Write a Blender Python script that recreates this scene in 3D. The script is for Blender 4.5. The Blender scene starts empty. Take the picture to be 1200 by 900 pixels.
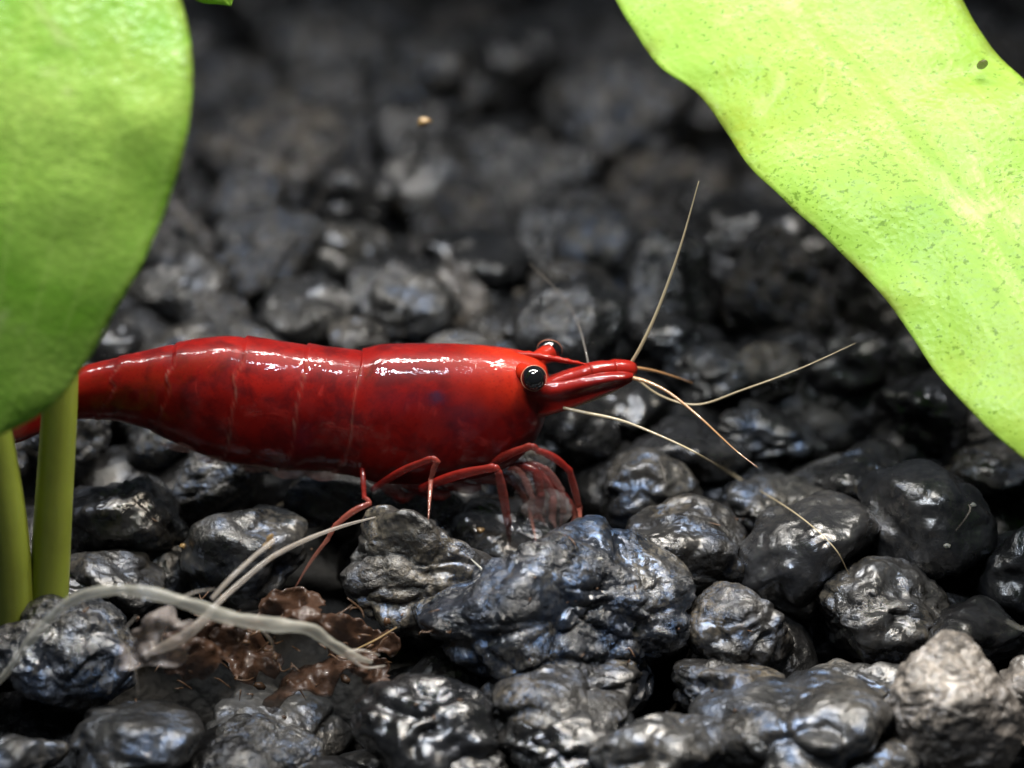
import bpy, bmesh, math, random
import numpy as np
from mathutils import Vector, Matrix, Euler
from mathutils.bvhtree import BVHTree

# ------------------------------------------------------------------ scene, camera, light
# one Blender unit is one centimetre: the shrimp is about 2.3 cm long
scn = bpy.context.scene
scn.unit_settings.system = 'METRIC'
scn.unit_settings.scale_length = 0.01
C = scn.collection

PITCH = math.radians(22.0)
DIST = 14.2
FOVX = math.radians(15.0)
AIM = Vector((0.0, 0.0, 0.65))
FWD = Vector((0, math.cos(PITCH), -math.sin(PITCH)))
CAM = AIM - FWD * DIST
UPV = Vector((0, math.sin(PITCH), math.cos(PITCH)))
RGT = Vector((1, 0, 0))

cam_data = bpy.data.cameras.new('camera')
cam = bpy.data.objects.new('camera', cam_data)
C.objects.link(cam)
cam.location = CAM
cam.rotation_euler = (math.pi / 2 - PITCH, 0, 0)
cam_data.sensor_width = 36
cam_data.lens = 18.0 / math.tan(FOVX / 2)
cam_data.clip_start = 0.1
cam_data.clip_end = 200
cam_data.dof.use_dof = True
cam_data.dof.focus_distance = DIST - 0.22
cam_data.dof.aperture_fstop = cam_data.lens * 1e-3 / 0.32
scn.camera = cam

world = bpy.data.worlds.new('World')
scn.world = world
world.use_nodes = True
bg = world.node_tree.nodes['Background']
bg.inputs['Color'].default_value = (0.78, 0.88, 1.0, 1)
bg.inputs['Strength'].default_value = 0.075


def area(name, loc, aim, sx, sy, power, col, spread=180):
    l = bpy.data.lights.new(name, 'AREA')
    l.shape = 'RECTANGLE'
    l.size, l.size_y = sx, sy
    l.energy = power
    l.color = col
    l.spread = math.radians(spread)
    o = bpy.data.objects.new(name, l)
    C.objects.link(o)
    o.location = loc
    o.rotation_euler = (Vector(aim) - Vector(loc)).to_track_quat('-Z', 'Y').to_euler()
    return o


# the tank's lamp: a strip of white diodes above; cool and warm rows nearer the front glass as fill
area('tank_lamp_white', (-0.6, 0.35, 7.4), (-0.6, -0.5, 0), 9.0, 0.42, 590, (1.0, 0.98, 0.945), 108)
area('tank_lamp_cool', (-0.8, -3.6, 7.6), (0, -0.5, 0), 2.4, 0.25, 125, (0.82, 0.90, 1.0), 86)
area('tank_lamp_warm', (1.8, -1.6, 7.6), (0.6, -0.9, 0), 1.6, 0.22, 110, (1.0, 0.88, 0.72), 86)

scn.view_settings.view_transform = 'Standard'
scn.view_settings.look = 'None'
scn.view_settings.exposure = 0.0
scn.view_settings.gamma = 1.0
scn.render.engine = 'CYCLES'
scn.cycles.use_denoising = True
scn.cycles.use_adaptive_sampling = True
scn.cycles.adaptive_threshold = 0.025
scn.cycles.max_bounces = 6
scn.cycles.transparent_max_bounces = 12
scn.cycles.caustics_reflective = False
scn.cycles.caustics_refractive = False
scn.cycles.sample_clamp_indirect = 4.0

# ------------------------------------------------------------------ helpers
PXU = 2 * math.tan(FOVX / 2) / 1200.0     # per unit of depth


def ray(px, py):
    return (FWD + RGT * ((px - 600) * PXU) + UPV * ((450 - py) * PXU))


def at_y(px, py, y):
    d = ray(px, py)
    return CAM + d * ((y - CAM.y) / d.y)


def at_z(px, py, z):
    d = ray(px, py)
    return CAM + d * ((z - CAM.z) / d.z)


def project(p):
    v = Vector(p) - CAM
    dz = v.dot(FWD)
    return 600 + v.dot(RGT) / dz / PXU, 450 - v.dot(UPV) / dz / PXU


def ground(x, y):
    # falls away towards the glass, rises behind the shrimp, then dips into the dim rear
    g = 0.30 * y if y < 0 else 0.16 * min(y, 1.5)
    if y > 1.5:
        g -= 0.05 * (y - 1.5)
    # the hollow under the roots
    g -= 0.85 * math.exp(-((((x + 0.93) / 0.50) ** 2 + ((y + 0.60) / 0.27) ** 2)) ** 1.5)
    return g


def on_ground(px, py, lift=0.0):
    d = ray(px, py)
    lo, hi = DIST * 0.6, DIST * 2.2
    f = lambda t: (CAM + d * t).z - ground((CAM + d * t).x, (CAM + d * t).y) - lift
    for _ in range(50):
        m = (lo + hi) / 2
        if f(m) > 0:
            lo = m
        else:
            hi = m
    return CAM + d * lo


# ---- numpy noise
def _hash(ix, iy, iz, s):
    h = (ix.astype(np.int64) * 374761393 + iy.astype(np.int64) * 668265263 + iz.astype(np.int64) * 2147483647 + int(s) * 1274126177) & 0xffffffff
    h = ((h ^ (h >> 13)) * 1274126177) & 0xffffffff
    h = ((h ^ (h >> 16)) * 2246822519) & 0xffffffff
    return ((h ^ (h >> 15)) & 0xffffff) / float(0xffffff)


def vnoise(p, s=0):
    i = np.floor(p).astype(np.int64)
    f = p - i
    u = f * f * f * (f * (f * 6 - 15) + 10)
    r = 0
    for dx in (0, 1):
        for dy in (0, 1):
            for dz in (0, 1):
                w = (u[:, 0] if dx else 1 - u[:, 0]) * (u[:, 1] if dy else 1 - u[:, 1]) * (u[:, 2] if dz else 1 - u[:, 2])
                r = r + w * _hash(i[:, 0] + dx, i[:, 1] + dy, i[:, 2] + dz, s)
    return r * 2 - 1


def fbm(p, s=0, oct=4, gain=0.5):
    a, r = 1.0, 0
    for k in range(oct):
        r = r + a * vnoise(p * (2.03 ** k) + k * 7.3, s + k)
        a *= gain
    return r


def worley(p, s=0):
    i = np.floor(p).astype(np.int64)
    f1 = np.full(len(p), 9.0)
    f2 = np.full(len(p), 9.0)
    for dx in (-1, 0, 1):
        for dy in (-1, 0, 1):
            for dz in (-1, 0, 1):
                cx, cy, cz = i[:, 0] + dx, i[:, 1] + dy, i[:, 2] + dz
                q = np.stack([cx + _hash(cx, cy, cz, s), cy + _hash(cx, cy, cz, s + 11), cz + _hash(cx, cy, cz, s + 23)], 1)
                d = np.sqrt(((q - p) ** 2).sum(1))
                f2 = np.minimum(f2, np.maximum(f1, d))
                f1 = np.minimum(f1, d)
    return f1, f2


_ICO = {}


def ico(n):
    if n not in _ICO:
        bm = bmesh.new()
        bmesh.ops.create_icosphere(bm, subdivisions=n, radius=1.0)
        v = np.array([x.co[:] for x in bm.verts])
        f = [[w.index for w in x.verts] for x in bm.faces]
        bm.free()
        _ICO[n] = (v / np.linalg.norm(v, axis=1)[:, None], f)
    return _ICO[n]


def mesh(name, v, f, mat, smooth=True):
    me = bpy.data.meshes.new(name)
    me.from_pydata([tuple(map(float, a)) for a in v] if not isinstance(v, np.ndarray) else v.tolist(), [], f)
    me.materials.append(mat)
    if smooth:
        me.polygons.foreach_set('use_smooth', [True] * len(me.polygons))
    me.update()
    return me


def obj(name, me, parent=None, loc=(0, 0, 0)):
    o = bpy.data.objects.new(name, me)
    C.objects.link(o)
    o.location = loc
    if parent is not None:
        o.parent = parent
    return o


def tag(o, label, cat, group=None, kind=None):
    if label: o['label'] = label
    if cat: o['category'] = cat
    if group: o['group'] = group
    if kind: o['kind'] = kind
    return o


def thing(name, loc, label, cat, group=None):
    o = bpy.data.objects.new(name, None)
    o.empty_display_size = 0.1
    C.objects.link(o)
    o.location = loc
    return tag(o, label, cat, group)


def spline(pts, n):
    """Catmull-Rom through rows of pts (any width), n samples."""
    P = np.array(pts, float)
    P = np.vstack([2 * P[0] - P[1], P, 2 * P[-1] - P[-2]])
    m = len(P) - 3
    out = []
    for t in np.linspace(0, m - 1e-6, n):
        k = int(t)
        u = t - k
        a, b, c, d = P[k:k + 4]
        out.append(0.5 * (2 * b + (c - a) * u + (2 * a - 5 * b + 4 * c - d) * u * u + (3 * b - a - 3 * c + d) * u ** 3))
    return np.array(out)


def tube_geo(pts, rad, n=40, sides=10, flat=1.0, wob=0.0, seed=0, smooth=True):
    """pts world points, rad radii at the same points."""
    rows = np.hstack([np.array([p[:] for p in pts]), np.array(rad)[:, None]])
    if smooth:
        S = spline(rows, n)
    else:
        k = max(2, n // (len(rows) - 1))
        S = np.vstack([rows[i] + (rows[i + 1] - rows[i]) * np.linspace(0, 1, k, endpoint=False)[:, None] for i in range(len(rows) - 1)] + [rows[-1:]])
    n = len(S)
    P, R = S[:, :3], np.maximum(S[:, 3], 1e-4)
    T = np.gradient(P, axis=0)
    T /= np.linalg.norm(T, axis=1)[:, None] + 1e-9
    v, f = [], []
    ref = np.array([0, 1.0, 0.05])
    for i in range(n):
        a = np.cross(T[i], ref)
        a /= np.linalg.norm(a) + 1e-9
        b = np.cross(T[i], a)
        for k in range(sides):
            th = 2 * math.pi * k / sides
            w = 1.0
            if wob:
                w += wob * math.sin(i * 0.9 + seed + 2.1 * k) * 0.5 + wob * math.sin(i * 0.37 + seed * 2 + k)
            v.append(P[i] + (a * math.cos(th) + b * math.sin(th) * flat) * R[i] * w)
    for i in range(n - 1):
        for k in range(sides):
            k2 = (k + 1) % sides
            f.append([i * sides + k, i * sides + k2, (i + 1) * sides + k2, (i + 1) * sides + k])
    f.append(list(range(sides))[::-1])
    f.append([(n - 1) * sides + k for k in range(sides)])
    return np.array(v), f


def add_attr(me, name, vals):
    a = me.attributes.new(name, 'FLOAT', 'POINT')
    a.data.foreach_set('value', np.asarray(vals, dtype=np.float32))


# ------------------------------------------------------------------ materials
class NT:
    def __init__(s, name):
        s.m = bpy.data.materials.new(name)
        s.m.use_nodes = True
        s.t = s.m.node_tree
        s.t.nodes.clear()
        s.out = s.t.nodes.new('ShaderNodeOutputMaterial')

    def n(s, kind, **kw):
        x = s.t.nodes.new('ShaderNode' + kind)
        for k, v in kw.items():
            if hasattr(x, k) and k not in x.inputs:
                setattr(x, k, v)
            else:
                s.set(x, k, v)
        return x

    def set(s, x, k, v):
        i = x.inputs[k]
        if isinstance(v, bpy.types.NodeSocket):
            s.t.links.new(v, i)
        elif isinstance(v, bpy.types.Node):
            s.t.links.new(v.outputs[0], i)
        else:
            i.default_value = v

    def noise(s, vec, scale, detail=3.0, rough=0.55, dist=0.0):
        x = s.n('TexNoise')
        s.set(x, 'Vector', vec); s.set(x, 'Scale', scale); s.set(x, 'Detail', detail); s.set(x, 'Roughness', rough); s.set(x, 'Distortion', dist)
        return x.outputs['Fac']

    def voro(s, vec, scale, feature='F1', rnd=1.0):
        x = s.n('TexVoronoi')
        x.feature = feature
        s.set(x, 'Vector', vec); s.set(x, 'Scale', scale); s.set(x, 'Randomness', rnd)
        return x

    def ramp(s, fac, stops):
        x = s.n('ValToRGB')
        s.set(x, 'Fac', fac)
        e = x.color_ramp.elements
        while len(e) < len(stops): e.new(0.5)
        for k, (p, c) in enumerate(stops):
            e[k].position = p
            e[k].color = (c, c, c, 1) if not isinstance(c, tuple) else (*c, 1)
        return x.outputs['Color']

    def mix(s, fac, a, b, mode='MIX'):
        x = s.n('Mix')
        x.data_type = 'RGBA'
        x.blend_type = mode
        for k, v in ((0, fac), (6, a), (7, b)):
            if isinstance(v, bpy.types.NodeSocket): s.t.links.new(v, x.inputs[k])
            else: x.inputs[k].default_value = v if not isinstance(v, tuple) or len(v) == 4 else (*v, 1)
        return x.outputs[2]

    def math(s, op, a, b=0.0, c=None, clamp=False):
        x = s.n('Math')
        x.operation = op
        x.use_clamp = clamp
        for k, v in ((0, a), (1, b)) + (((2, c),) if c is not None else ()):
            if isinstance(v, bpy.types.NodeSocket): s.t.links.new(v, x.inputs[k])
            else: x.inputs[k].default_value = v
        return x.outputs[0]

    def bump(s, h, strength, dist, normal=None):
        x = s.n('Bump')
        s.set(x, 'Height', h); s.set(x, 'Strength', strength); s.set(x, 'Distance', dist)
        if normal is not None: s.set(x, 'Normal', normal)
        return x.outputs['Normal']

    def coords(s, which='Object'):
        return s.n('TexCoord').outputs[which]

    def attr(s, name):
        x = s.n('Attribute')
        x.attribute_name = name
        return x.outputs['Fac']

    def surf(s, x):
        s.t.links.new(x.outputs[0], s.out.inputs['Surface'])
        return s.m


def stone_mat(name, dark, light, dust, dust_amt, rough, bump_s, grain, wet=0.4, crack=0.0, blue=0.25):
    t = NT(name)
    co = t.coords()
    info = t.n('ObjectInfo')
    rnd = info.outputs['Random']
    off = t.n('VectorMath', operation='ADD')
    t.set(off, 0, co)
    mul = t.n('CombineXYZ')
    for k in 'XYZ': t.set(mul, k, t.math('MULTIPLY', rnd, 37.0 + ord(k)))
    t.set(off, 1, mul.outputs[0])
    v = off.outputs[0]
    n1 = t.noise(v, 4.0, 4, 0.65)
    n2 = t.noise(v, grain, 4, 0.75, 0.3)
    vo = t.voro(v, grain * 1.1)
    col = t.mix(t.ramp(n1, [(0.32, 0.0), (0.68, 1.0)]), dark, light)
    # mineral crust sits in patches of its own shape
    dm = t.math('MULTIPLY', t.ramp(t.noise(v, 3.0, 4, 0.7), [(0.47, 0.0), (0.62, 1.0)]), t.ramp(n2, [(0.40, 0.0), (0.60, 1.0)]))
    col = t.mix(t.math('MULTIPLY', dm, dust_amt), col, dust)
    # value differs a little from stone to stone
    k = t.math('MULTIPLY_ADD', rnd, 0.6, 0.7)
    col = t.mix(1.0, col, t.n('CombineColor', Red=k, Green=k, Blue=k).outputs[0], 'MULTIPLY')
    h = t.math('ADD', t.math('MULTIPLY', n2, 0.8), t.math('MULTIPLY', vo.outputs['Distance'], 0.22))
    if crack:
        ve = t.voro(v, grain * 0.30, 'DISTANCE_TO_EDGE')
        h = t.math('ADD', h, t.math('MULTIPLY', t.ramp(ve.outputs['Distance'], [(0.0, 0.0), (0.14, 1.0)]), 0.35 * crack))
    # relief is strong in worn patches and slight where the film is smooth
    amt = t.math('MULTIPLY', h, t.ramp(t.noise(v, 5.5, 2), [(0.40, 0.08), (0.66, 1.0)]))
    mid = t.noise(v, 11.0, 2, 0.6)
    nrm = t.bump(t.math('ADD', amt, t.math('MULTIPLY', mid, 0.9)), bump_s, 0.05)
    wetn = t.bump(t.math('ADD', mid, t.math('MULTIPLY', n2, 0.22)), 0.42, 0.05)
    rg = t.math('MULTIPLY_ADD', n1, 0.60, rough - 0.36, clamp=True)
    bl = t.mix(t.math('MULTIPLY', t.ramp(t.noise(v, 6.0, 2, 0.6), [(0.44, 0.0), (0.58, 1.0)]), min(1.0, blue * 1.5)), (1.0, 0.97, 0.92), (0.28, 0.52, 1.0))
    b = t.n('BsdfPrincipled')
    t.set(b, 'Base Color', col); t.set(b, 'Roughness', rg); t.set(b, 'Normal', nrm)
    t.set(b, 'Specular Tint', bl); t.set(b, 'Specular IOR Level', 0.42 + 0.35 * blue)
    t.set(b, 'Coat Weight', t.math('MULTIPLY', t.ramp(t.noise(v, 8.0, 2), [(0.38, 0.15), (0.58, 1.0)]), wet * 0.8)); t.set(b, 'Coat Roughness', 0.08); t.set(b, 'Coat Normal', wetn)
    return t.surf(b)


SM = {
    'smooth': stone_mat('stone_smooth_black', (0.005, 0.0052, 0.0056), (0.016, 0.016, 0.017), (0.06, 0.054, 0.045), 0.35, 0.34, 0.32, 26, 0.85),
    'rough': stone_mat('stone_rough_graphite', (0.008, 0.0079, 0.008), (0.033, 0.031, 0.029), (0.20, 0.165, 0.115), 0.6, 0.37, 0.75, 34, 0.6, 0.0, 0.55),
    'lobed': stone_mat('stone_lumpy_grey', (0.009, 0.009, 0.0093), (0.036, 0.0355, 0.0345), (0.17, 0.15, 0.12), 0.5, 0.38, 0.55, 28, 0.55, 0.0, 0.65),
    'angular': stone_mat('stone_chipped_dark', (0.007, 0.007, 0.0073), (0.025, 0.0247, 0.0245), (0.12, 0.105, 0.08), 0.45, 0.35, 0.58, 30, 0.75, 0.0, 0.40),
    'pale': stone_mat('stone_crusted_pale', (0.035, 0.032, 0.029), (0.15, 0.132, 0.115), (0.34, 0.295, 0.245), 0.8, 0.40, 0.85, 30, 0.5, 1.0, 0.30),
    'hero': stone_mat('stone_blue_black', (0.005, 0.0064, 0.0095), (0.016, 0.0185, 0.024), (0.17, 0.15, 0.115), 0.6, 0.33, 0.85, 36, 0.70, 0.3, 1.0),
    'soil': stone_mat('soil_shade_black', (0.003, 0.003, 0.003), (0.008, 0.0075, 0.007), (0.02, 0.016, 0.012), 0.5, 0.85, 0.8, 22, 0.0, 0.0, 0.0),  # dark soil, blackened further so the hollow's shade is in its colour
    'deep': stone_mat('stone_gap_shade', (0.004, 0.004, 0.0042), (0.012, 0.012, 0.012), (0.04, 0.035, 0.03), 0.4, 0.45, 0.6, 26, 0.2),  # shade of the gaps is put into this darker stone colour
}


# ------------------------------------------------------------------ stones
def stone_verts(seed, kind, sub, taper=0.0):
    d, f = ico(sub)
    r_ = np.random.RandomState(seed)
    # boulder: soft cut of random planes
    npl = 11 if kind in ('angular', 'hero', 'pale') else 8
    N = r_.normal(size=(npl, 3)); N /= np.linalg.norm(N, axis=1)[:, None]
    D = r_.uniform(0.50, 0.95, npl)
    k = {'angular': 13, 'hero': 11, 'pale': 12, 'rough': 8, 'lobed': 6, 'smooth': 6}[kind]
    dot = d @ N.T
    cand = np.where(dot > 0.05, D / np.maximum(dot, 0.05), 9.0)
    cand = np.hstack([cand, np.full((len(d), 1), 1.05)])
    r = -np.log(np.exp(-k * cand).sum(1)) / k
    r *= 1.0 / np.percentile(r, 85)
    o = r_.uniform(-50, 50, 3)
    w = d + 0.25 * np.stack([vnoise(d * 1.7 + o + 3, 1), vnoise(d * 1.7 + o + 9, 2), vnoise(d * 1.7 + o + 17, 3)], 1)
    if kind == 'lobed':
        f1, f2 = worley(w * 0.95 + o, 5)
        r += 0.24 * np.clip(0.75 - f1, -0.3, 0.6) - 0.12 * np.exp(-(f2 - f1) / 0.13)
        r += 0.10 * vnoise(w * 2.0 + o, 6) + 0.045 * vnoise(w * 4.3 + o, 16) + 0.014 * fbm(w * 8 + o, 7, 3)
    elif kind == 'smooth':
        r += 0.17 * vnoise(w * 1.5 + o, 6) + 0.07 * vnoise(w * 3.1 + o, 8) + 0.02 * vnoise(w * 6.5 + o, 18) + 0.006 * fbm(w * 11 + o, 7, 3)
    elif kind == 'angular':
        f1, f2 = worley(w * 1.2 + o, 5)
        r += 0.12 * vnoise(w * 1.8 + o, 6) - 0.06 * np.exp(-(f2 - f1) / 0.12) + 0.045 * vnoise(w * 4.2 + o, 12) + 0.018 * fbm(w * 9 + o, 7, 3)
    elif kind == 'rough':
        f1, f2 = worley(w * 1.15 + o, 5)
        g1, g2 = worley(w * 6.5 + o, 9)
        pat = np.clip(vnoise(w * 1.9 + o, 44) * 2 + 0.5, 0, 1)
        r += 0.16 * vnoise(w * 1.6 + o, 6) - 0.10 * np.exp(-(f2 - f1) / 0.10) + 0.06 * vnoise(w * 3.6 + o, 12) + 0.030 * (0.55 - g1) * pat + 0.02 * fbm(w * 9 + o, 7, 3)
    elif kind == 'pale':
        f1, f2 = worley(w * 3.4 + o, 5)
        r += 0.09 * vnoise(w * 1.6 + o, 6) - 0.055 * np.exp(-(f2 - f1) / 0.07) * np.clip(vnoise(w * 1.5 + o, 41) * 2 + 0.7, 0.1, 1) + 0.025 * fbm(w * 7 + o, 7, 4)
    elif kind == 'hero':
        f1, f2 = worley(w * np.array([1.5, 1.5, 2.4]) + o, 5)
        g1, g2 = worley(w * np.array([9.0, 9.0, 11.0]) + o, 9)
        h1, h2 = worley(w * 19.0 + o, 19)
        pat = np.clip(vnoise(w * 2.3 + o, 44) * 2 + 0.6, 0.1, 1)
        r += 0.10 * vnoise(w * 1.6 + o, 6) - 0.085 * np.exp(-(f2 - f1) / 0.10) + 0.07 * vnoise(w * np.array([3.0, 3.0, 5.0]) + o, 12)
        r += 0.030 * (0.55 - g1) * pat + 0.017 * (0.5 - h1) * pat + 0.022 * fbm(w * 9 + o, 7, 4)
    v = d * r[:, None]
    if taper:
        s = 1.0 - taper * v[:, 2]
        v[:, 0] *= s
        v[:, 1] *= 0.5 + 0.5 * s
    return v, f


STONES = []     # (object, world centre, radii)


def put_stone(cx, cy, w, h, kind, label, group=None, sub=5, seed=None, lift=0.0, taper=0.0, depth_k=0.9, roll=0.0, name='gravel_stone', mat=None):
    seed = seed if seed is not None else int(cx * 7 + cy * 131)
    c = on_ground(cx, cy, 0.2)
    for _ in range(4):
        sc = (c - CAM).dot(FWD) * PXU
        rx = w / 2 * sc
        ry = rx * depth_k
        hh = h / 2 * sc
        rz2 = hh * hh - (ry * math.sin(PITCH)) ** 2
        rz = math.sqrt(max(rz2, (0.5 * hh) ** 2)) / math.cos(PITCH)
        rz = min(max(rz, 0.45 * rx), 1.3 * rx)
        c = on_ground(cx, cy, 0.45 * rz + lift)
    v, f = stone_verts(seed, kind, sub, taper)
    v = v / np.abs(v).max(0)
    v = v * np.array([rx, ry, rz])
    if roll:
        R = np.array(Matrix.Rotation(math.radians(roll), 3, 'Y'))
        v = v @ R.T
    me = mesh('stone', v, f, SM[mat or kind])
    o = obj(name, me, None, c)
    tag(o, label, 'stone', group)
    STONES.append((o, c, (rx, ry, rz)))
    return o


FR = 'dark stones of the gravel bed'
hero = put_stone(655, 717, 350, 222, 'hero', 'broad blue black craggy stone under the shrimp front legs', FR, 6, seed=41, taper=0.30, depth_k=0.72, lift=0.05)
knob = put_stone(486, 666, 215, 172, 'rough', 'gnarled graphite stone with a raised knob where a rear leg stands', FR, 6, seed=17, taper=0.12, depth_k=0.7, lift=0.05)
hand = [
    (676, 808, 225, 120, 'rough', 'brown crusted double lump wedged below the blue black craggy stone', 5, 3, 'rough'),
    (145, 862, 175, 105, 'smooth', 'rounded charcoal stone in front of the dark hollow with a smooth brow', 5, 5, 'lobed'),
    (308, 862, 195, 118, 'lobed', 'lumpy two humped grey stone below the crumpled brown flakes', 5, 8, 'lobed'),
    (20, 893, 110, 75, 'smooth', 'small rounded grey stone beside the smooth browed charcoal one', 5, 13, 'lobed'),
    (488, 858, 178, 122, 'lobed', 'glossy lumpy charcoal stone at the foot of the gnarled graphite one', 5, 21, 'smooth'),
    (545, 902, 120, 60, 'rough', 'low dark stone tucked in front of the glossy lumpy charcoal one', 5, 22, 'angular'),
    (655, 872, 165, 105, 'lobed', 'blue sheened knobbly stone in front of the brown crusted lump', 5, 24, 'smooth'),
    (775, 880, 185, 120, 'rough', 'pitted brownish grey stone between the knobbly one and the lumpy ridge', 5, 29, 'lobed'),
    (938, 868, 240, 150, 'lobed', 'wide lumpy ridge of grey stone with deep dimples', 5, 33, 'lobed'),
    (838, 803, 150, 90, 'rough', 'flat grained grey stone touching the flank of the blue black craggy one', 5, 35, 'rough'),
    (1012, 808, 170, 95, 'lobed', 'smooth backed grey stone behind the wide lumpy ridge', 5, 38, 'lobed'),
    (1126, 838, 160, 175, 'pale', 'pale crusted stone with a cracked granular face', 6, 40, 'pale'),
    (1050, 900, 140, 60, 'smooth', 'low smooth stone at the base of the pale crusted one', 5, 43, 'lobed'),
    (1215, 830, 90, 130, 'rough', 'rough brownish stone against the outer side of the pale crusted one', 5, 46, 'pale'),
    (870, 736, 130, 105, 'rough', 'peaked dark stone beside the blue black craggy one', 5, 48, 'rough'),
    (1030, 716, 160, 120, 'rough', 'slanting grainy stone leaning up with a bright rimmed top edge', 5, 52, 'angular'),
    (1122, 748, 155, 105, 'smooth', 'smooth jet black stone between the slanting grainy and pale crusted ones', 5, 55, 'smooth'),
    (803, 655, 165, 140, 'angular', 'blocky brown black stone beyond the blue black craggy one', 5, 57, 'rough'),
    (955, 650, 180, 135, 'smooth', 'large smooth black stone where the long lower antenna ends', 5, 61, 'smooth'),
    (1095, 622, 190, 160, 'smooth', 'big dark rounded stone with a pale curled fibre on it', 5, 63, 'smooth'),
    (1195, 660, 150, 130, 'smooth', 'dark rounded stone at the outer side of the fibre stone', 5, 66, 'smooth'),
    (750, 578, 135, 110, 'smooth', 'rounded slate stone just beyond the front legs with a pale fibre', 5, 68, 'lobed'),
    (62, 775, 185, 165, 'rough', 'wet blue black stone under the arching pale root', 6, 70, 'hero'),
    (152, 605, 150, 145, 'angular', 'pointed grey stone beside the plant stems below the shrimp tail', 5, 73, 'angular'),
    (298, 645, 155, 115, 'smooth', 'domed charcoal stone under the shrimp belly', 5, 75, 'lobed'),
    (132, 682, 115, 75, 'angular', 'small brown grey stone between the plant stems and the pale root', 5, 78, 'angular'),
    (372, 585, 135, 80, 'rough', 'pitted dark stone in the shade of the shrimp belly', 5, 80, 'rough'),
    (588, 628, 120, 90, 'smooth', 'black stone in shade between the two leg bearing stones', 5, 82, 'smooth'),
    (905, 592, 130, 75, 'lobed', 'smooth grey blue stone crossed by the long lower antenna', 5, 85, 'lobed'),
    (1015, 562, 170, 85, 'lobed', 'wide brown flecked stone behind the large smooth black one', 5, 88, 'rough'),
    (1175, 555, 130, 85, 'rough', 'grainy grey stone below the lower end of the bright leaf', 5, 90, 'rough'),
    (800, 520, 150, 85, 'smooth', 'sloping slate stone under the drooping short antenna', 5, 92, 'smooth'),
    (905, 508, 120, 70, 'lobed', 'small two lobed stone beneath the thin level antenna', 5, 95, 'lobed'),
    (730, 478, 130, 70, 'smooth', 'smooth stone right under the shrimp snout', 5, 98, 'smooth'),
    (60, 690, 130, 70, 'rough', 'dark stone at the foot of the plant stems', 5, 99, 'smooth'),
]
for cx, cy, w, h, kind, label, sub, seed, mat in hand:
    put_stone(cx, cy, w * 1.10, h * 1.08, kind, label, FR, sub, 503 if kind == 'pale' else seed + 200, mat=mat)

hand2 = [
    (850, 438, 140, 75, 'lobed', 'grey stone with a bright ridge just beyond the antenna bases'),
    (795, 395, 120, 75, 'smooth', 'blue grey stone crossed by the upright antenna'),
    (905, 440, 100, 70, 'rough', 'brown flecked stone behind the thin level antenna'),
    (1000, 425, 120, 90, 'smooth', 'rounded slate stone where the thin level antenna ends'),
    (1075, 478, 140, 95, 'smooth', 'soft grey stone near the lower edge of the bright leaf'),
    (1040, 345, 130, 120, 'angular', 'brownish stone half covered by the edge of the bright leaf'),
    (895, 300, 180, 140, 'smooth', 'large black block in the shade of the bright leaf'),
    (655, 355, 165, 100, 'rough', 'big frosted grey stone above the shrimp head'),
    (545, 350, 70, 90, 'pale', 'pale upright stone among darker ones behind the shrimp back'),
    (478, 372, 125, 95, 'lobed', 'rounded grey stone touching the outline of the shrimp back'),
    (352, 368, 135, 95, 'angular', 'frosted angular stone behind the shrimp abdomen'),
    (415, 400, 80, 55, 'rough', 'small rough stone peeping over the shrimp back'),
    (590, 392, 100, 60, 'rough', 'low rough stone just behind the shrimp carapace'),
    (215, 330, 140, 105, 'angular', 'glinting angular stone behind the shrimp tail'),
    (215, 400, 95, 60, 'lobed', 'small flat stone behind the shrimp tail segments'),
    (138, 400, 95, 75, 'smooth', 'black stone between the large leaf and the shrimp tail'),
    (552, 305, 145, 80, 'smooth', 'broad soft grey stone two rows behind the shrimp back'),
    (400, 298, 120, 85, 'lobed', 'dim lumpy stone two rows behind the shrimp abdomen'),
    (490, 215, 160, 125, 'angular', 'large dim block with a tan grain on its top'),
]
for cx, cy, w, h, kind, label in hand2:
    put_stone(cx, cy, w * 1.05, h * 1.05, kind, label, FR, 5, int(cx + cy))

# shared meshes for the rest of the bed
rng = random.Random(5)
VAR = []
for i, kd in enumerate(['lobed', 'angular', 'smooth', 'rough', 'lobed', 'angular', 'rough', 'smooth', 'angular', 'lobed', 'smooth', 'rough']):
    v, f = stone_verts(900 + i, kd, 4)
    v = v / np.abs(v).max(0)
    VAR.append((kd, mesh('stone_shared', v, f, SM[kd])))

LOOK = {'lobed': 'lumpy grey', 'angular': 'chipped dark', 'smooth': 'smooth black', 'rough': 'rough graphite'}


def zone(px, py, y):
    if px < -20 or px > 1220 or py > 905: return 'beyond the plants at the edge of the bed'
    if y < 0.25: return 'filling a gap between the front stones'
    if py < 110: return 'in the dim far rows of the bed'
    if px > 740 and py < 330: return 'in the gloom behind the bright leaf edge'
    if px > 740: return 'beside the thin antennae ahead of the shrimp'
    if px < 240: return 'in the dark behind the large hanging leaf'
    if py < 260: return 'several rows behind the shrimp'
    return 'in the rows just behind the shrimp back'


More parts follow.
